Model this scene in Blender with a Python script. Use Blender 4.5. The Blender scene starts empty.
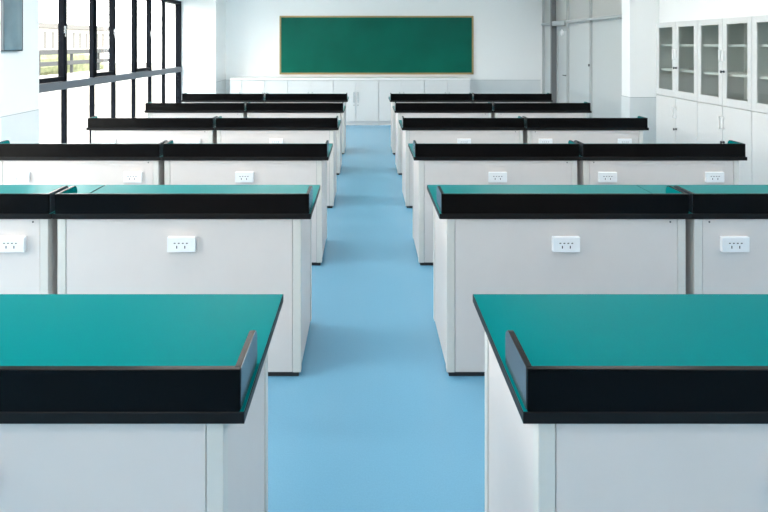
import bpy, bmesh, math, random
from mathutils import Vector, Matrix

random.seed(4)
S = bpy.context.scene
COL = S.collection

# ------------------------------------------------------------------ camera
CAMZ = 1.615
cam_d = bpy.data.cameras.new('camera')
cam_d.sensor_width = 36.0
cam_d.lens = 26.25
cam_d.shift_x = 0.0234
cam_d.shift_y = -0.276
cam_d.clip_start = 0.05
cam = bpy.data.objects.new('camera', cam_d)
cam.location = (0, 0, CAMZ)
cam.rotation_euler = (math.radians(90), 0, 0)
COL.objects.link(cam)
S.camera = cam

# ------------------------------------------------------------------ world, exposure
SKY_STRENGTH = 5.0
w = bpy.data.worlds.new('sky')
S.world = w
w.use_nodes = True
nt = w.node_tree
nt.nodes.clear()
wo = nt.nodes.new('ShaderNodeOutputWorld')
wb = nt.nodes.new('ShaderNodeBackground')
wb.inputs['Color'].default_value = (1.0, 0.96, 0.92, 1)
wb.inputs['Strength'].default_value = SKY_STRENGTH
nt.links.new(wb.outputs[0], wo.inputs[0])

S.view_settings.view_transform = 'Standard'
S.view_settings.look = 'None'
S.view_settings.gamma = 1.0
S.view_settings.use_curve_mapping = False
S.view_settings.exposure = 1.34
S.render.film_transparent = False
S.cycles.use_denoising = True
S.cycles.max_bounces = 14
S.cycles.diffuse_bounces = 8
S.cycles.glossy_bounces = 4
S.cycles.transmission_bounces = 6
S.cycles.transparent_max_bounces = 16
S.cycles.sample_clamp_indirect = 8.0

def portal(y0, y1, z0, z1, x):
    d = bpy.data.lights.new('window_daylight_portal', 'AREA')
    d.shape = 'RECTANGLE'
    d.size = z1 - z0
    d.size_y = y1 - y0
    d.energy = 1
    d.cycles.is_portal = True
    o = bpy.data.objects.new('window_daylight_portal', d)
    o.location = (x, (y0 + y1) / 2, (z0 + z1) / 2)
    o.rotation_euler = (0, math.radians(-90), 0)
    COL.objects.link(o)
portal(6.0, 10.95, 0.1, 2.42, -3.85)
portal(0.4, 5.36, 0.1, 2.42, -3.85)

# ------------------------------------------------------------------ materials
MATS = {}
def mat(name, col, rough=0.5, spec=0.5, metal=0.0, noise=0.0, nscale=40.0, bump=0.0, emit=None, coat=0.0):
    if name in MATS:
        return MATS[name]
    m = bpy.data.materials.new(name)
    m.use_nodes = True
    t = m.node_tree
    b = t.nodes['Principled BSDF']
    b.inputs['Base Color'].default_value = (*col, 1)
    b.inputs['Roughness'].default_value = rough
    b.inputs['Specular IOR Level'].default_value = spec
    b.inputs['Metallic'].default_value = metal
    b.inputs['Coat Weight'].default_value = coat
    tc = t.nodes.new('ShaderNodeTexCoord')
    n = t.nodes.new('ShaderNodeTexNoise')
    n.inputs['Scale'].default_value = nscale
    n.inputs['Detail'].default_value = 3
    t.links.new(tc.outputs['Object'], n.inputs['Vector'])
    r = t.nodes.new('ShaderNodeValToRGB')
    a = noise if noise else 0.01
    r.color_ramp.elements[0].color = tuple(c * (1 - a) for c in col) + (1,)
    r.color_ramp.elements[1].color = tuple(min(1, c * (1 + a)) for c in col) + (1,)
    r.color_ramp.elements[0].position = 0.3
    r.color_ramp.elements[1].position = 0.7
    t.links.new(n.outputs['Fac'], r.inputs['Fac'])
    t.links.new(r.outputs['Color'], b.inputs['Base Color'])
    if bump:
        bp = t.nodes.new('ShaderNodeBump')
        bp.inputs['Strength'].default_value = bump
        bp.inputs['Distance'].default_value = 0.002
        t.links.new(n.outputs['Fac'], bp.inputs['Height'])
        t.links.new(bp.outputs['Normal'], b.inputs['Normal'])
    if emit:
        b.inputs['Emission Color'].default_value = (*emit[0], 1)
        b.inputs['Emission Strength'].default_value = emit[1]
    MATS[name] = m
    return m

def glass(name, tint, gloss=0.12, rough=0.02):
    m = bpy.data.materials.new(name)
    m.use_nodes = True
    t = m.node_tree
    t.nodes.clear()
    out = t.nodes.new('ShaderNodeOutputMaterial')
    tr = t.nodes.new('ShaderNodeBsdfTransparent')
    tr.inputs['Color'].default_value = (*tint, 1)
    gl = t.nodes.new('ShaderNodeBsdfGlossy')
    gl.inputs['Roughness'].default_value = rough
    fr = t.nodes.new('ShaderNodeLayerWeight')
    pw = t.nodes.new('ShaderNodeMath'); pw.operation = 'POWER'
    pw.inputs[1].default_value = 5.0
    t.links.new(fr.outputs['Facing'], pw.inputs[0])
    ma = t.nodes.new('ShaderNodeMath'); ma.operation = 'MULTIPLY_ADD'
    ma.inputs[1].default_value = 0.8
    ma.inputs[2].default_value = 0.03
    t.links.new(pw.outputs[0], ma.inputs[0])
    mx = t.nodes.new('ShaderNodeMixShader')
    t.links.new(ma.outputs[0], mx.inputs[0])
    t.links.new(tr.outputs[0], mx.inputs[1])
    t.links.new(gl.outputs[0], mx.inputs[2])
    t.links.new(mx.outputs[0], out.inputs[0])
    return m

def frosted(name, col, trans, rough=0.25):
    m = bpy.data.materials.new(name)
    m.use_nodes = True
    t = m.node_tree
    t.nodes.clear()
    out = t.nodes.new('ShaderNodeOutputMaterial')
    d = t.nodes.new('ShaderNodeBsdfDiffuse')
    d.inputs['Color'].default_value = (*col, 1)
    tl = t.nodes.new('ShaderNodeBsdfTranslucent')
    tl.inputs['Color'].default_value = (*col, 1)
    g = t.nodes.new('ShaderNodeBsdfGlossy')
    g.inputs['Roughness'].default_value = rough
    m1 = t.nodes.new('ShaderNodeMixShader')
    m1.inputs[0].default_value = trans
    m2 = t.nodes.new('ShaderNodeMixShader')
    fr = t.nodes.new('ShaderNodeLayerWeight')
    fr.inputs['Blend'].default_value = 0.12
    t.links.new(d.outputs[0], m1.inputs[1])
    t.links.new(tl.outputs[0], m1.inputs[2])
    t.links.new(fr.outputs['Facing'], m2.inputs[0])
    t.links.new(m1.outputs[0], m2.inputs[1])
    t.links.new(g.outputs[0], m2.inputs[2])
    t.links.new(m2.outputs[0], out.inputs[0])
    return m

M_WALL = mat('white_wall_paint', (0.86, 0.865, 0.86), 0.7, 0.3, bump=0.05, nscale=200)
M_WAIN = mat('pale_grey_gloss_wall_paint', (0.70, 0.73, 0.735), 0.28, 0.5, noise=0.02, nscale=3)
M_LINE = mat('grey_paint_line', (0.35, 0.38, 0.40), 0.5)
M_CEIL = mat('ceiling_paint', (0.9, 0.9, 0.9), 0.8, 0.2)
M_FLOOR = mat('blue_vinyl', (0.155, 0.37, 0.53), 0.26, 0.5, noise=0.035, nscale=160)
M_TEAL = mat('teal_laminate', (0.0, 0.18, 0.186), 0.58, 0.0, noise=0.02, nscale=300)
def sheen(m, amount, rough):
    t = m.node_tree
    out = [n for n in t.nodes if n.type == 'OUTPUT_MATERIAL'][0]
    b = t.nodes['Principled BSDF']
    g = t.nodes.new('ShaderNodeBsdfGlossy'); g.inputs['Roughness'].default_value = rough
    lw_ = t.nodes.new('ShaderNodeLayerWeight'); lw_.inputs['Blend'].default_value = 0.5
    p_ = t.nodes.new('ShaderNodeMath'); p_.operation = 'POWER'; p_.inputs[1].default_value = 8.0
    q_ = t.nodes.new('ShaderNodeMath'); q_.operation = 'MULTIPLY'; q_.inputs[1].default_value = amount
    mx = t.nodes.new('ShaderNodeMixShader')
    t.links.new(lw_.outputs['Facing'], p_.inputs[0])
    t.links.new(p_.outputs[0], q_.inputs[0])
    t.links.new(q_.outputs[0], mx.inputs[0])
    t.links.new(b.outputs[0], mx.inputs[1])
    t.links.new(g.outputs[0], mx.inputs[2])
    t.links.new(mx.outputs[0], out.inputs[0])
sheen(M_TEAL, 1.0, 0.3)
M_BLACK = mat('black_laminate', (0.002, 0.002, 0.0025), 0.24, 0.10, noise=0.1, nscale=300)
M_EDGE = mat('black_edge_band', (0.008, 0.008, 0.009), 0.4, 0.15)
M_ENDREFL = mat('black_laminate_grey_reflection', (0.055, 0.066, 0.082), 0.16, 0.6)  # grey in the colour stands in for reflections on the black outer end faces
M_PANEL = mat('pale_grey_laminate', (0.67, 0.625, 0.605), 0.38, 0.3, noise=0.008, nscale=12)
M_POST = mat('light_grey_metal_post', (0.64, 0.625, 0.59), 0.35, 0.5)
M_SEAM = mat('dark_seam', (0.08, 0.085, 0.09), 0.7)
M_FOOT = mat('black_plinth_plastic', (0.01, 0.01, 0.012), 0.6)
M_OUTLET = mat('white_outlet_plastic', (0.85, 0.86, 0.88), 0.3, 0.5)
M_SLOT = mat('dark_slot', (0.03, 0.03, 0.04), 0.7)
M_FRAME = mat('dark_window_metal', (0.004, 0.006, 0.010), 0.5, 0.05)
M_TRANS = mat('grey_window_beam', (0.12, 0.135, 0.155), 0.5, 0.3)
M_CHROME = mat('satin_chrome', (0.7, 0.72, 0.74), 0.25, 0.5, metal=0.8)
M_BOARD = mat('green_chalkboard', (0.0, 0.105, 0.072), 0.45, 0.12, noise=0.14, nscale=1.3)
M_GOLD = mat('tan_metal_board_frame', (0.36, 0.27, 0.12), 0.35, 0.5, metal=0.3)
M_CAB = mat('white_cabinet_steel', (0.65, 0.655, 0.65), 0.4, 0.4)
M_SHELF = mat('white_shelf_steel', (0.85, 0.85, 0.84), 0.4, 0.4)
M_CABIN = mat('grey_cabinet_interior', (0.9, 0.91, 0.90), 0.5, 0.3)
M_PGREY = mat('grey_partition_metal', (0.42, 0.44, 0.44), 0.35, 0.5)
M_PDARK = mat('dark_grey_door_jamb', (0.15, 0.155, 0.16), 0.4, 0.5)
M_PLATE = mat('white_plate', (0.9, 0.9, 0.9), 0.35)
M_NOTICE = mat('blue_grey_vinyl_cover', (0.19, 0.27, 0.31), 0.35, 0.5, noise=0.18, nscale=3)
M_NEDGE = mat('dark_grey_board_edge', (0.08, 0.11, 0.13), 0.4)
M_FACADE = mat('cream_render', (0.40, 0.385, 0.36), 0.8, 0.2)
M_FACDK = mat('grey_facade_slot', (0.12, 0.118, 0.115), 0.8, 0.1)
M_RAIL = mat('grey_terrace_board', (0.05, 0.052, 0.055), 0.8, 0.1)
M_HEDGE = mat('light_green_leaves', (0.15, 0.165, 0.095), 0.8, 0.1, noise=0.3, nscale=6)
M_PAVE = mat('pale_terrace_concrete', (0.25, 0.245, 0.23), 0.8, 0.2)
M_LAMP = mat('added_lamp_diffuser', (0.9, 0.9, 0.9), 0.5, emit=((1.0, 0.95, 0.905), 9.5))
M_LAMPDIM = mat('added_dim_lamp_diffuser', (0.9, 0.9, 0.9), 0.5, emit=((1.0, 0.95, 0.905), 6.5))  # added lamps, weaker on the right so aisle shadows fall from the left
G_WIN = glass('clear_window_glass', (0.97, 0.985, 0.98))
G_CAB = glass('clear_cabinet_glass', (0.90, 0.92, 0.91))
G_FROST = frosted('frosted_partition_glass', (0.78, 0.81, 0.81), 0.35, 0.22)
G_FROSTUP = frosted('grey_upper_partition_glass', (0.66, 0.665, 0.64), 0.35, 0.3)

# ------------------------------------------------------------------ mesh helpers
class MB:
    def __init__(self):
        self.bm = bmesh.new()
        self.mats = []
        self.mi = 0
    def use(self, m):
        if m not in self.mats:
            self.mats.append(m)
        self.mi = self.mats.index(m)
        return self
    def box(self, x0, x1, y0, y1, z0, z1, bev=0.0, seg=2):
        b = bmesh.new()
        bmesh.ops.create_cube(b, size=1)
        for v in b.verts:
            v.co = Vector(((x0 + x1) / 2 + v.co.x * (x1 - x0),
                           (y0 + y1) / 2 + v.co.y * (y1 - y0),
                           (z0 + z1) / 2 + v.co.z * (z1 - z0)))
        if bev:
            bmesh.ops.bevel(b, geom=b.edges[:], offset=bev, segments=seg, profile=0.5, affect='EDGES')
        self._merge(b)
        return self
    def cyl(self, p0, p1, r, seg=16, bev=0.0):
        p0 = Vector(p0); p1 = Vector(p1)
        d = p1 - p0
        b = bmesh.new()
        bmesh.ops.create_cone(b, cap_ends=True, segments=seg, radius1=r, radius2=r, depth=d.length)
        if bev:
            es = [e for e in b.edges if len(e.link_faces) == 2 and any(len(f.verts) > 4 for f in e.link_faces)]
            bmesh.ops.bevel(b, geom=es, offset=bev, segments=2, affect='EDGES')
        q = Vector((0, 0, 1)).rotation_difference(d.normalized()).to_matrix().to_4x4()
        bmesh.ops.transform(b, matrix=Matrix.Translation((p0 + p1) / 2) @ q, verts=b.verts)
        self._merge(b)
        return self
    def prism_x(self, prof, x0, x1, bev=0.0):
        """profile [(y,z)...] extruded along x"""
        b = bmesh.new()
        a = [b.verts.new((x0, y, z)) for y, z in prof]
        c = [b.verts.new((x1, y, z)) for y, z in prof]
        n = len(prof)
        b.faces.new(a); b.faces.new(list(reversed(c)))
        for i in range(n):
            b.faces.new((a[i], c[i], c[(i + 1) % n], a[(i + 1) % n]))
        bmesh.ops.recalc_face_normals(b, faces=b.faces)
        if bev:
            es = [e for e in b.edges if any(len(f.verts) > 4 for f in e.link_faces)]
            bmesh.ops.bevel(b, geom=es, offset=bev, segments=1, affect='EDGES')
        self._merge(b)
        return self
    def _merge(self, b):
        for f in b.faces:
            f.material_index = self.mi
        me = bpy.data.meshes.new('tmp')
        b.to_mesh(me)
        b.free()
        self.bm.from_mesh(me)
        bpy.data.meshes.remove(me)
    def build(self, name, parent=None, loc=None, smooth=False):
        bmesh.ops.recalc_face_normals(self.bm, faces=self.bm.faces)
        me = bpy.data.meshes.new(name)
        self.bm.to_mesh(me)
        self.bm.free()
        for m in self.mats:
            me.materials.append(m)
        if smooth:
            for p in me.polygons:
                p.use_smooth = True
        o = bpy.data.objects.new(name, me)
        if loc:
            o.location = loc
        COL.objects.link(o)
        if parent:
            o.parent = parent
        return o

def mb(m):
    return MB().use(m)

def structure(o):
    o['kind'] = 'structure'
    return o

def tag(o, label, cat, group=None):
    o['label'] = label
    o['category'] = cat
    if group:
        o['group'] = group
    return o

def empty(name, loc=(0, 0, 0)):
    o = bpy.data.objects.new(name, None)
    o.empty_display_size = 0.1
    o.location = loc
    COL.objects.link(o)
    return o

def kids(o):
    return [c for c in COL.objects if c.parent == o]

def copy_tree(o, parent=None):
    c = o.copy()
    COL.objects.link(c)
    if parent:
        c.parent = parent
    for ch in kids(o):
        copy_tree(ch, c)
    return c

# ------------------------------------------------------------------ the room
YB, YF = -2.6, 11.75          # behind the camera / blackboard wall
XL, XR = -4.0, 4.0
ZC = 3.1
YFRONT = 11.75

structure(mb(M_FLOOR).box(XL - 0.1, XR + 2.4, YB - 0.1, YF + 0.1, -0.1, 0.0).build('floor'))
structure(mb(M_CEIL).box(XL - 0.1, XR + 2.4, YB - 0.1, YF + 0.1, ZC, ZC + 0.1).build('ceiling'))
structure(mb(M_WALL).box(XL - 0.1, XR + 2.4, YF, YF + 0.1, 0, ZC).build('wall_front'))
structure(mb(M_WALL).box(XL - 0.1, XR + 0.1, YB - 0.1, YB, 0, ZC).build('wall_back'))

# left wall: sill, head, the two pillars and the ends
WX0, WX1 = -3.72, -3.62       # window frame depth
lw = mb(M_WALL)
lw.box(XL, -3.5, 5.36, 5.995, 0, ZC)                # pillar near the camera
lw.box(XL, -2.945, 10.98, YF, 0, ZC)                # corner pillar at the far end
lw.box(XL, -3.60, YB, 5.36, 2.45, ZC)
lw.box(XL, -3.60, 5.995, 10.98, 2.45, ZC)
lw.box(-3.90, -3.60, YB, 5.36, 0, 0.10)
lw.box(-3.90, -3.60, 5.995, 10.98, 0, 0.10)
lw.box(XL, -3.60, YB, 0.4, 0.10, 2.45)
structure(lw.build('wall_left'))

# right wall
rw = mb(M_WALL)
rw.box(XR, XR + 0.1, YB, 7.64, 0, ZC)
rw.box(3.60, XR + 0.1, 7.64, 7.885, 0, ZC)
rw.box(3.66, 3.80, 7.885, YF, 2.85, ZC)
structure(rw.build('wall_right'))
# corridor beyond the frosted partition
cw = mb(M_WALL)
cw.box(6.3, 6.4, 7.64, YF, 0, ZC)
cw.box(XR + 0.1, 6.4, 7.64, 7.74, 0, ZC)
structure(cw.build('wall_corridor'))

# wainscot paint with its thin line
def wainscot(name, boxes, h, line=True):
    b = mb(M_WAIN)
    for (x0, x1, y0, y1) in boxes:
        b.box(x0, x1, y0, y1, 0, h)
    b.use(M_LINE)
    for (x0, x1, y0, y1) in boxes:
        b.box(x0 - 0.0015, x1 + 0.0015, y0 - 0.0015, y1 + 0.0015, h, h + 0.006)
    return structure(b.build(name))
wainscot('trim_1', [(-3.5, -3.496, 5.36, 5.995)], 0.912)
wainscot('trim_2', [(-3.60, -2.941, 10.976, 10.98), (-2.945, -2.941, 10.98, 11.746)], 0.865)
wainscot('trim_3', [(-2.941, 3.66, 11.746, 11.75)], 0.857)
wainscot('trim_4', [(3.596, 3.60, 7.64, 7.885), (3.596, XR, 7.636, 7.64)], 0.885)
wainscot('trim_5', [(3.996, 4.0, YB, 7.636)], 0.885)

# ------------------------------------------------------------------ windows on the left wall
def glazed_wall(name, y0, y1, muls, sashes, z0=0.10, z1=2.45):
    root = empty(name, (-3.67, (y0 + y1) / 2, z0))
    root['kind'] = 'structure'
    def P(b, nm):
        o = b.build(nm)
        o.parent = root
        o.matrix_parent_inverse = Matrix.Translation(root.location).inverted()
        return o
    f = mb(M_FRAME)
    f.box(WX0, WX1, y0, y1, z0, z0 + 0.06, 0.003)
    f.box(WX0, WX1, y0, y1, z1 - 0.06, z1, 0.003)
    f.box(WX0, WX1, y0, y0 + 0.05, z0, z1, 0.003)
    f.box(WX0, WX1, y1 - 0.05, y1, z0, z1, 0.003)
    P(f, 'window_frame')
    P(mb(M_TRANS).box(WX0 - 0.005, WX1 + 0.012, y0, y1, 1.072, 1.168, 0.003), 'transom_beam')
    for m in muls:
        P(mb(M_FRAME).box(WX0 + 0.045, WX1, m - 0.02, m + 0.02, z0, z1, 0.003), 'mullion')
    edges = [y0 + 0.05] + list(muls) + [y1 - 0.05]
    for i in range(len(edges) - 1):
        a, c = edges[i], edges[i + 1]
        P(mb(G_WIN).box(-3.674, -3.668, a, c, z0 + 0.06, 1.072), 'lower_pane')
        if i in sashes:
            ua, uc = a + 0.015, c - 0.015
            s = mb(M_FRAME)
            t = 0.052
            s.box(-3.685, -3.612, ua, ua + t, 1.175, z1 - 0.06, 0.004)
            s.box(-3.685, -3.612, uc - t, uc, 1.175, z1 - 0.06, 0.004)
            s.box(-3.685, -3.612, ua, uc, 1.175, 1.175 + t, 0.004)
            s.box(-3.685, -3.612, ua, uc, z1 - 0.06 - t, z1 - 0.06, 0.004)
            so = P(s, 'opening_sash')
            h = mb(M_CHROME)
            hy = uc - t / 2 - 0.012
            h.box(-3.612, -3.606, hy - 0.014, hy + 0.014, 1.745, 1.83, 0.003)
            h.box(-3.606, -3.594, hy - 0.009, hy + 0.009, 1.808, 1.826, 0.003)
            h.box(-3.602, -3.594, hy - 0.010, hy + 0.010, 1.70, 1.826, 0.004)
            ho = h.build('sash_handle')
            ho.parent = so
            ho['label'] = 'chrome crank handle'
            P(mb(G_WIN).box(-3.662, -3.656, ua + t, uc - t, 1.175 + t, z1 - 0.06 - t), 'upper_pane')
        else:
            P(mb(G_WIN).box(-3.674, -3.668, a, c, 1.168, z1 - 0.06), 'upper_pane')
    return root
glazed_wall('window_1', 5.995, 10.98, [6.765, 7.455, 8.085, 8.785, 9.445, 10.085], {0, 2, 4})
glazed_wall('window_2', 0.40, 5.36, [1.2, 2.0, 2.7, 3.4, 4.1, 4.8], {1, 3})

# ------------------------------------------------------------------ frosted partition and door on the right wall
PX0, PX1 = 3.70, 3.77
part = empty('window_3', (3.73, 9.8, 0))
part['kind'] = 'structure'
def PP(b, nm, lab=None):
    o = b.build(nm)
    o.parent = part
    o.matrix_parent_inverse = Matrix.Translation(part.location).inverted()
    if lab:
        o['label'] = lab
    return o
f = mb(M_PGREY)
f.box(PX0 - 0.01, PX1, 7.885, YF, 0.0, 0.08, 0.003)
f.box(PX0 - 0.01, PX1, 7.885, YF, 2.80, 2.85, 0.003)
f.box(PX0 - 0.02, PX1, 7.885, 10.33, 2.00, 2.045, 0.004)
f.box(PX0 - 0.02, PX1, 11.05, YF, 2.00, 2.045, 0.004)
PP(f, 'partition_frame')
for y in (7.905, 9.25, 10.30, 11.72):
    PP(mb(M_PGREY).box(PX0 - 0.01, PX1, y - 0.022, y + 0.022, 0.0, 2.85, 0.003), 'mullion')
for a, c in ((7.927, 9.228), (9.272, 10.278), (11.08, 11.70)):
    PP(mb(G_FROST).box(3.73, 3.742, a, c, 0.08, 2.00), 'frosted_pane')
for a, c in ((7.927, 9.228), (9.272, 10.278), (10.34, 11.02), (11.08, 11.70)):
    PP(mb(G_FROSTUP).box(3.73, 3.742, a, c, 2.045, 2.80), 'upper_pane')
PP(mb(M_SEAM).box(3.672, 3.70, 9.235, 9.265, 1.245, 1.285, 0.004), 'pane_lock')

door = empty('door_1', (3.74, 10.68, 0))
door['kind'] = 'structure'
def DP(b, nm, lab=None, parent=None):
    o = b.build(nm)
    if parent:
        o.parent = parent
        return o
    o.parent = door
    o.matrix_parent_inverse = Matrix.Translation(door.location).inverted()
    if lab:
        o['label'] = lab
    return o
jm = mb(M_PDARK)
jm.box(3.64, PX1, 10.99, 11.06, 0.0, 2.85, 0.003)
DP(jm, 'door_jamb', 'dark grey jamb')
DP(mb(M_PGREY).box(3.65, PX1, 10.32, 10.99, 1.965, 2.06, 0.004), 'door_head')
dl = mb(M_PGREY)
dl.box(3.735, 3.775, 10.33, 10.42, 0.01, 1.965, 0.003)
dl.box(3.735, 3.775, 10.90, 10.985, 0.01, 1.965, 0.003)
dl.box(3.735, 3.775, 10.42, 10.90, 1.86, 1.965, 0.003)
dl.box(3.735, 3.775, 10.42, 10.90, 0.01, 0.20, 0.003)
leaf = DP(dl, 'door_leaf')
DP(mb(G_FROST).box(3.75, 3.76, 10.42, 10.90, 0.20, 1.86), 'door_pane')
DP(mb(M_PLATE).cyl((3.722, 10.67, 1.835), (3.75, 10.67, 1.835), 0.058, 24, 0.004), 'round_plate', 'round white plate')
hb = mb(M_SEAM)
hb.cyl((3.735, 10.375, 1.03), (3.69, 10.375, 1.03), 0.011, 12)
hb.cyl((3.69, 10.375, 1.03), (3.69, 10.50, 1.03), 0.009, 12)
DP(hb, 'door_handle', 'dark lever handle')

# ------------------------------------------------------------------ outside the windows
terrace = structure(mb(M_PAVE).box(-40, -4.02, -20, 60, -0.6, -0.4).build('ground_terrace'))

bl = empty('neighbouring_building', (-24, 14, -0.4))
tag(bl, 'cream neighbouring building with a grey cornice and narrow slot windows seen through the left windows', 'building')
def BP(b, nm, kind=None):
    o = b.build(nm)
    o.parent = bl
    o.matrix_parent_inverse = Matrix.Translation(bl.location).inverted()
    return o
BP(mb(M_FACADE).box(-30, -18.2, -6, 39.5, -0.4, 2.52), 'wall')
BP(mb(M_FACDK).box(-30.2, -17.95, -6.2, 39.8, 2.52, 2.82, 0.02), 'cornice')
yy = 30.1
k = 0
while yy < 39.0:
    BP(mb(M_FACDK).box(-18.3, -18.18, yy, yy + 0.30, 1.35, 2.32, 0.01), 'slot_window')
    yy += 0.80 if k % 3 else 1.5
    k += 1

rl = empty('terrace_railing', (-9.0, 14, -0.4))
tag(rl, 'low grey terrace railing with two broad horizontal boards outside the left windows', 'railing')
def RP(b, nm):
    o = b.build(nm)
    o.parent = rl
    o.matrix_parent_inverse = Matrix.Translation(rl.location).inverted()
    return o
for z0, z1 in ((1.31, 1.45), (0.985, 1.11)):
    RP(mb(M_RAIL).box(-9.06, -9.0, 5, 19.8, z0, z1, 0.005), 'rail_board')
yy = 5.1
while yy < 19.9:
    RP(mb(M_RAIL).box(-9.14, -9.06, yy, yy + 0.05, 0.72, 1.45, 0.004), 'railing_post')
    yy += 1.74

RP(mb(M_FACADE).box(-9.2, -9.0, 5, 20.0, -0.4, 0.72, 0.01), 'parapet')
def hedge(name, x0, x1, y0, y1, z0, z1):
    b = bmesh.new()
    bmesh.ops.create_icosphere(b, subdivisions=4, radius=1)
    for v in b.verts:
        c = v.co
        m = max(abs(c.x), abs(c.y), abs(c.z))
        q = c / m * 0.6 + c * 0.4
        r = 1 + 0.10 * math.sin(q.x * 17 + q.z * 9) * math.sin(q.y * 31 + q.z * 7) + random.uniform(-.05, .05)
        v.co = Vector(((x0 + x1) / 2 + q.x * r * (x1 - x0) / 2, (y0 + y1) / 2 + q.y * (y1 - y0) / 2,
                       max(z0, (z0 + z1) / 2 + q.z * r * (z1 - z0) / 2)))
    me = bpy.data.meshes.new(name)
    b.to_mesh(me); b.free()
    me.materials.append(M_HEDGE)
    o = bpy.data.objects.new(name, me)
    COL.objects.link(o)
    return o
tag(hedge('hedge', -11.4, -10.0, 6, 22.5, -0.4, 1.34),
    'clipped light green hedge growing behind the grey terrace railing', 'hedge')

# ------------------------------------------------------------------ added ceiling lights, unseen, set over the row gaps to shape floor shadows
lamp0 = None
dim = None
LPOS = [(-1.6, 'farthest behind the camera'), (0.3, 'just behind the camera'), (2.25, 'over the gap behind the nearest benches'),
        (3.65, 'over the gap after the second bench row'), (5.06, 'over the gap after the third bench row'),
        (6.47, 'over the gap after the fourth bench row'), (7.8, 'over the gap after the fifth bench row'),
        (9.5, 'nearest the chalkboard')]
for x, side in ((-1.4, 'window side row'), (2.3, 'dimmer cabinet side row')):
    for y, place in LPOS:
        if lamp0 is None:
            lamp0 = empty('added_ceiling_light', (x, y, ZC))
            mb(M_PLATE).box(-0.62, 0.62, -0.17, 0.17, -0.06, -0.002, 0.004).build('housing', lamp0)
            mb(M_LAMP).box(-0.59, 0.59, -0.14, 0.14, -0.066, -0.058, 0.001).build('diffuser', lamp0)
            L = lamp0
        else:
            L = copy_tree(lamp0)
            L.location = (x, y, ZC)
        if x > 0:
            for ch in kids(L):
                if ch.name.startswith('diffuser'):
                    if dim is None:
                        dim = ch.data.copy()
                        dim.materials[0] = M_LAMPDIM
                    ch.data = dim
        tag(L, 'added flat ceiling light, %s, %s' % (side, place), 'ceiling light', 'added ceiling lights')

# ------------------------------------------------------------------ chalkboard
cb = empty('chalkboard', (0.22, YF, 0.98))
tag(cb, 'long green chalkboard in a thin tan frame on the far white wall', 'chalkboard')
X0, X1, Z0, Z1 = -2.03, 2.03, 0.0, 1.225
mb(M_BOARD).box(X0 + 0.03, X1 - 0.03, -0.030, -0.006, Z0 + 0.03, Z1 - 0.03).build('writing_surface', cb)
f = mb(M_GOLD)
f.box(X0, X1, -0.045, -0.001, Z0, Z0 + 0.034, 0.005)
f.box(X0, X1, -0.045, -0.001, Z1 - 0.034, Z1, 0.005)
f.box(X0, X0 + 0.034, -0.045, -0.001, Z0, Z1, 0.005)
f.box(X1 - 0.034, X1, -0.045, -0.001, Z0, Z1, 0.005)
f.build('board_frame', cb)['label'] = 'tan metal frame'

# ------------------------------------------------------------------ low white cabinets under the chalkboard
CY = 11.13
CT = 0.905
def base_cabinet(wd):
    r = empty('base_cabinet', (0, CY, 0))
    b = mb(M_CAB)
    b.box(0.001, wd - 0.001, 0.02, 0.60, 0.07, CT, 0.002)
    b.build('body', r)
    mb(M_CAB).box(0.001, wd - 0.001, 0.035, 0.58, 0.0, 0.07).build('plinth', r)
    n = 2 if wd > 0.6 else 1
    dw = wd / n
    for i in range(n):
        d = mb(M_CAB).box(i * dw + 0.004, (i + 1) * dw - 0.004, 0.0, 0.019, 0.075, CT - 0.012, 0.002).build('door', r)
        hx = dw - 0.04 if i == 0 else dw + 0.04
        h = mb(M_CHROME)
        h.box(hx - 0.006, hx + 0.006, -0.022, -0.012, 0.45, 0.66, 0.002)
        h.box(hx - 0.006, hx + 0.006, -0.022, 0.0, 0.45, 0.462, 0.002)
        h.box(hx - 0.006, hx + 0.006, -0.022, 0.0, 0.648, 0.66, 0.002)
        h.build('handle', d)
        mb(M_SLOT).cyl((hx, -0.006, 0.40), (hx, 0.0, 0.40), 0.009, 12).build('lock', d)
    return r
cw_ = 0.907
words = ['rightmost of the row, ending at the grey wainscot', 'second from the right end of the row',
         'directly ahead of the aisle', 'just left of the aisle', 'second from the left wide one']
c0 = base_cabinet(cw_)
for i in range(5):
    c = c0 if i == 0 else copy_tree(c0)
    c.location = (2.067 - cw_ * (i + 1), CY, 0)
    tag(c, 'low white two-door cabinet under the chalkboard, ' + words[i], 'cabinet', 'low cabinets under the chalkboard')
c = base_cabinet(0.24)
c.location = (2.067 - cw_ * 5 - 0.24, CY, 0)
tag(c, 'narrow white one-door cabinet at the left end of the low row under the chalkboard', 'cabinet')
tag(mb(M_SHELF).box(2.067 - cw_ * 5 - 0.24, 2.075, CY - 0.015, 11.745, CT, CT + 0.03, 0.004).build('worktop'),
    'continuous white worktop over the low cabinets beneath the chalkboard', 'worktop')

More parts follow.
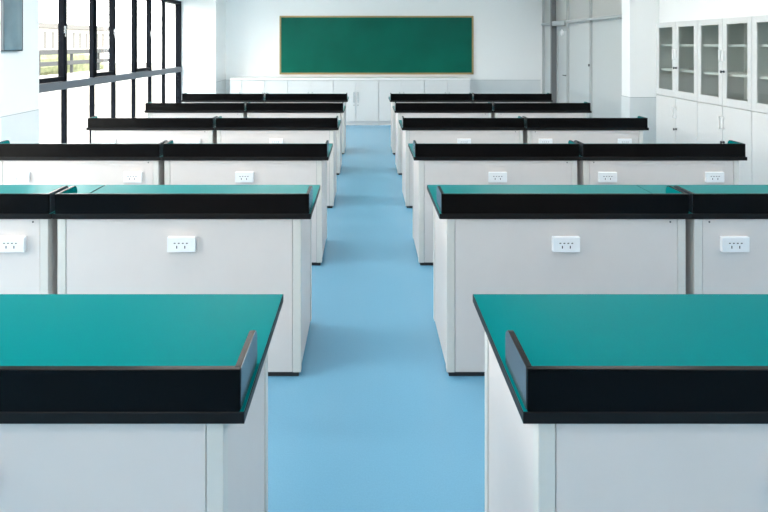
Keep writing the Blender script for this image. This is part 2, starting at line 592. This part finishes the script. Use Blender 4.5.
# ------------------------------------------------------------------ tall cabinets on the right wall
TX = 3.50
def tall_cabinet():
    W = 0.84                    # along y, 0 = near end
    r = empty('tall_cabinet', (TX, 0, 0))
    b = mb(M_CAB)
    D0, D1, H = 0.022, 0.49, 1.87
    b.box(D0, D1, 0.001, 0.02, 0.0, H, 0.001)
    b.box(D0, D1, W - 0.02, W - 0.001, 0.0, H, 0.001)
    b.box(D0, D1, 0.02, W - 0.02, H - 0.025, H, 0.001)
    b.box(D0, D1, 0.02, W - 0.02, 1.0, 1.03, 0.001)
    b.box(D0, D1, 0.02, W - 0.02, 0.0, 0.07, 0.001)
    b.use(M_CABIN)
    b.box(D1 - 0.01, D1, 0.02, W - 0.02, 0.0, H)
    b.build('body', r)
    for z in (1.30, 1.588):
        mb(M_SHELF).box(D0 + 0.03, D1 - 0.012, 0.022, W - 0.022, z, z + 0.024, 0.002).build('shelf', r)
    for i in range(2):
        a = i * W / 2 + 0.003
        c = (i + 1) * W / 2 - 0.003
        t = 0.058
        zb, zt = 1.012, H - 0.004
        d = mb(M_CAB)
        d.box(0, 0.02, a, a + t, zb, zt, 0.002)
        d.box(0, 0.02, c - t, c, zb, zt, 0.002)
        d.box(0, 0.02, a + t, c - t, zb, zb + 0.075, 0.002)
        d.box(0, 0.02, a + t, c - t, zt - 0.058, zt, 0.002)
        do = d.build('upper_door', r)
        mb(G_CAB).box(0.008, 0.012, a + t, c - t, zb + 0.075, zt - 0.058).build('glass_pane', do)
        lo = mb(M_CAB).box(0, 0.02, a, c, 0.075, 1.004, 0.002).build('lower_door', r)
        hy = W / 2 + (-0.026 if i == 0 else 0.026)
        for (zz0, zz1, par) in ((1.44, 1.56, do), (0.78, 0.90, lo)):
            h = mb(M_SHELF)
            h.box(-0.022, -0.012, hy - 0.006, hy + 0.006, zz0, zz1, 0.002)
            h.box(-0.022, 0.0, hy - 0.006, hy + 0.006, zz0, zz0 + 0.012, 0.002)
            h.box(-0.022, 0.0, hy - 0.006, hy + 0.006, zz1 - 0.012, zz1, 0.002)
            h.build('handle', par)
        if i == 0:
            for zz, par in ((1.345, do), (0.655, lo)):
                q = mb(M_SLOT)
                q.cyl((-0.008, hy, zz), (0, hy, zz), 0.012, 14)
                q.cyl((-0.03, hy, zz + 0.0), (-0.008, hy, zz), 0.005, 8)
                q.box(-0.034, -0.028, hy - 0.012, hy + 0.012, zz - 0.014, zz + 0.012, 0.002)
                q.build('key_lock', par)['label'] = 'black lock with key'
    return r
t0 = tall_cabinet()
tw = ['farthest one, against the white pillar', 'second from the white pillar', 'nearest the camera, cut by the right edge']
for i in range(3):
    t = t0 if i == 0 else copy_tree(t0)
    t.location = (TX, 5.92 - 0.84 * i, 0)
    tag(t, 'tall white cabinet with glazed upper doors, ' + tw[i], 'cabinet', 'tall glazed cabinets')

# ------------------------------------------------------------------ hanging panel on the near left pillar
nb = empty('hanging_panel', (-3.5, 5.55, 1.545))
tag(nb, 'blue-grey vinyl-covered panel hanging high on the near left pillar', 'panel')
b = bmesh.new()
NY, NZ = 14, 20
gr = [[None] * (NZ + 1) for _ in range(NY + 1)]
for i in range(NY + 1):
    for j in range(NZ + 1):
        u, v = i / NY, j / NZ
        bulge = 0.012 * math.sin(math.pi * u) ** 0.5 if 0 < u < 1 else 0
        x = 0.026 + bulge + 0.004 * math.sin(u * 11 + v * 3) * math.sin(math.pi * u)
        gr[i][j] = b.verts.new((x, -0.175 + 0.28 * u, 0.012 + 0.836 * v))
for i in range(NY):
    for j in range(NZ):
        b.faces.new((gr[i][j], gr[i + 1][j], gr[i + 1][j + 1], gr[i][j + 1])).smooth = True
me = bpy.data.meshes.new('cover_sheet')
b.to_mesh(me); b.free()
me.materials.append(M_NOTICE)
cs = bpy.data.objects.new('cover_sheet', me)
COL.objects.link(cs); cs.parent = nb
sd = cs.modifiers.new('thickness', 'SOLIDIFY'); sd.thickness = 0.004
f = mb(M_NEDGE)
f.box(0.001, 0.03, -0.187, 0.117, 0.0, 0.014, 0.003)
f.box(0.001, 0.03, -0.187, 0.117, 0.846, 0.86, 0.003)
f.box(0.001, 0.03, -0.187, -0.175, 0.0, 0.86, 0.003)
f.box(0.001, 0.03, 0.105, 0.117, 0.0, 0.86, 0.003)
f.box(0.001, 0.012, -0.18, 0.11, 0.01, 0.85)
f.build('panel_frame', nb)['label'] = 'dark grey edge frame'

# ------------------------------------------------------------------ lab benches
D = 0.563
LIP0, TOP, UP = 0.769, 0.7945, 0.890
FOOT = 0.024
def bench(W, ov_l, ov_r, outlets, in_l, in_r, caps=()):
    """x 0..W, y 0 (camera side)..D; ov = overhang of the top at each end"""
    r = empty('lab_bench', (0, 0, 0))
    # worktop and its black edge
    mb(M_TEAL).box(0.002, W - 0.002, 0.004, D - 0.003, LIP0 + 0.003, TOP).build('tabletop', r)
    e = mb(M_EDGE)
    e.box(0, W, 0, 0.0045, LIP0, TOP + 0.0005, 0.0012, 1)
    e.box(0, W, D - 0.004, D, LIP0, TOP - 0.001, 0.0012, 1)
    e.box(0, 0.0025, 0.002, D - 0.002, LIP0, TOP - 0.001, 0.0012, 1)
    e.box(W - 0.0025, W, 0.002, D - 0.002, LIP0, TOP - 0.001, 0.0012, 1)
    e.box(0.004, W - 0.004, 0.004, D - 0.004, LIP0, LIP0 + 0.003)
    e.build('edge_band', r)['label'] = 'black edge band'
    # upstand: front board and two short returns with a rounded upper corner
    s0, s1, t, L = in_l, W - in_r, 0.014, 0.185
    u = mb(M_BLACK)
    u.box(s0, s1, 0.002, 0.002 + t, TOP, UP, 0.0016, 1)
    rr = 0.028
    prof = [(0.010, TOP), (L, TOP), (L, UP - rr)]
    for k in range(1, 7):
        a = math.pi / 2 * k / 6
        prof.append((L - rr + rr * math.cos(a), UP - rr + rr * math.sin(a)))
    prof.append((0.010, UP))
    u.prism_x(prof, s0, s0 + t, 0.001)
    u.prism_x(prof, s1 - t, s1, 0.001)
    u.use(M_ENDREFL)
    pout = [(y, z - 0.001) if z > TOP + 0.01 else (y, z + 0.001) for y, z in prof]
    u.prism_x(pout, s0 - 0.0012, s0)
    u.prism_x(pout, s1, s1 + 0.0012)
    u.build('upstand', r)['label'] = 'black upstand'
    cy = 0.019 + 0.004
    pin = [(cy, TOP), (L - 0.002, TOP), (L - 0.002, UP - rr)]
    for k in range(1, 7):
        a = math.pi / 2 * k / 6
        pin.append((L - 0.002 - rr + rr * math.cos(a), UP - 0.003 - rr + rr * math.sin(a)))
    pin.append((cy, UP - 0.003))
    li = mb(M_TEAL)
    li.prism_x(pin, s0 + t, s0 + t + 0.0015)
    li.prism_x(pin, s1 - t - 0.0015, s1 - t)
    li.box(s0 + t, s1 - t, 0.0195, 0.0215, TOP, UP - 0.003)
    li.build('upstand_lining', r)['label'] = 'teal inner lining'
    # body
    x0, x1 = ov_l, W - ov_r
    y0, y1 = 0.008, D - 0.015
    p = 0.039
    Z0, Z1 = FOOT, LIP0
    mb(M_SEAM).box(x0 + 0.012, x1 - 0.012, y0 + 0.012, y1 - 0.012, Z0 + 0.004, Z1 - 0.001).build('core', r)
    for (a, c) in ((x0, y0), (x1 - p, y0), (x0, y1 - p), (x1 - p, y1 - p)):
        mb(M_POST).box(a, a + p, c, c + p, Z0, Z1 - 0.0005, 0.0025, 2).build('corner_post', r)
    mb(M_PANEL).box(x0 + p + 0.002, x1 - p - 0.002, y0 + 0.0025, y0 + 0.02, Z0 + 0.001, Z1 - 0.002, 0.001, 1).build('front_panel', r)
    mb(M_PANEL).box(x0 + p + 0.002, x1 - p - 0.002, y1 - 0.02, y1 - 0.0025, Z0 + 0.001, Z1 - 0.002, 0.001, 1).build('rear_panel', r)
    mb(M_PANEL).box(x0 + 0.004, x0 + 0.02, y0 + p + 0.002, y1 - p - 0.002, Z0 + 0.001, Z1 - 0.002, 0.001, 1).build('side_panel', r)
    mb(M_PANEL).box(x1 - 0.02, x1 - 0.004, y0 + p + 0.002, y1 - p - 0.002, Z0 + 0.001, Z1 - 0.002, 0.001, 1).build('side_panel', r)
    f = mb(M_FOOT)
    f.box(x0 + 0.012, x1 - 0.012, y0 + 0.012, y1 - 0.012, 0.0, FOOT + 0.004)
    f.build('plinth', r)['label'] = 'black plinth'
    # two small cover caps high on the front panel
    for cx in [x0 + p + 0.035 if c == 'l' else x1 - p - 0.035 for c in caps]:
        mb(M_SEAM).cyl((cx, y0 + 0.0005, 0.753), (cx, y0 + 0.004, 0.753), 0.0045, 12).build('screw_cap', r)
    for ox in outlets:
        o = mb(M_OUTLET).box(ox - 0.066, ox + 0.066, y0 - 0.020, y0 + 0.0025, 0.613, 0.686, 0.003, 2).build('socket_outlet', r)
        s = mb(M_SLOT)
        yf = y0 - 0.0204
        for k in range(4):
            cx = ox - 0.030 + 0.019 * k
            s.box(cx - 0.0042, cx + 0.0042, yf - 0.0002, yf + 0.001, 0.6545, 0.6592)
        for cx in (ox - 0.0205, ox + 0.0175):
            s.box(cx - 0.0024, cx + 0.0024, yf - 0.0002, yf + 0.001, 0.632, 0.645)
        s.build('pin_holes', o)
    return r

ROWZ = [1.246, 2.704, 4.065, 5.489, 6.884, 8.172]
LE = [-0.271, -0.266, -0.273, -0.271, -0.272, -0.267]
RE = [0.350, 0.355, 0.348, 0.353, 0.353, 0.350]
ordn = ['nearest row', 'second row from the camera', 'third row from the camera',
        'fourth row from the camera', 'fifth row from the camera', 'last row before the chalkboard']
GAP = 0.006
protos = {}
WD = {'li': 1.213, 'ri': 1.211, 'lo': 1.236, 'ro': 1.204}
protos['li'] = bench(WD['li'], 0.020, 0.048, [0.594], 0.011, 0.010)
protos['ri'] = bench(WD['ri'], 0.036, 0.022, [0.618], 0.010, 0.011, 'r')
protos['lo'] = bench(WD['lo'], 0.045, 0.018, [0.220, 1.036], 0.012, 0.011, 'r')
protos['ro'] = bench(WD['ro'], 0.018, 0.055, [0.197, 0.974], 0.011, 0.012, 'l')
used = set()
for i in range(6):
    for kind in ('li', 'ri', 'lo', 'ro'):
        if i == 0 and kind in ('lo', 'ro'):
            continue
        x = {'li': LE[i] - WD['li'], 'ri': RE[i], 'lo': LE[i] - WD['li'] - WD['lo'] - GAP, 'ro': RE[i] + WD['ri'] + GAP}[kind]
        if kind in used:
            o = copy_tree(protos[kind])
            o.scale = (1, 1, 1)
        else:
            o = protos[kind]
            used.add(kind)
        if i == 1 and kind == 'li':
            o.scale.x = 1.030
            x -= WD['li'] * 0.030
        if i == 1 and kind == 'lo':
            x -= 0.037
        if i == 3 and kind == 'lo':
            o.scale.x = 1.014
            x -= WD['lo'] * 0.014
        if i == 1 and kind == 'ri':
            o.scale.x = 1.004
        if i == 0:
            o.scale.y = 1.055
        if i == 5 and kind == 'ro':
            o.scale.x = 0.96
        if i == 5 and kind == 'lo':
            o.scale.x = 0.98
            x += 0.02 * WD['lo']
        o.location = (x, ROWZ[i], 0)
        nudge = {('li', 1): 0.014, ('lo', 1): 0.012, ('li', 2): 0.010, ('li', 3): 0.008, ('ri', 1): -0.011, ('ri', 2): -0.011,
                 ('ri', 3): -0.010, ('ro', 1): 0.010, ('ro', 2): -0.010, ('ro', 3): -0.008}.get((kind, i), 0)
        for ch in kids(o):
            if ch.name.startswith('socket_outlet'):
                ch.location.x = nudge
        side = {'li': 'left of the aisle', 'ri': 'right of the aisle',
                'lo': 'outer left, window side', 'ro': 'outer right, cabinet side'}[kind]
        tag(o, 'teal-topped pale grey lab bench, %s, %s' % (ordn[i], side), 'lab bench',
            'lab benches in two blocks')
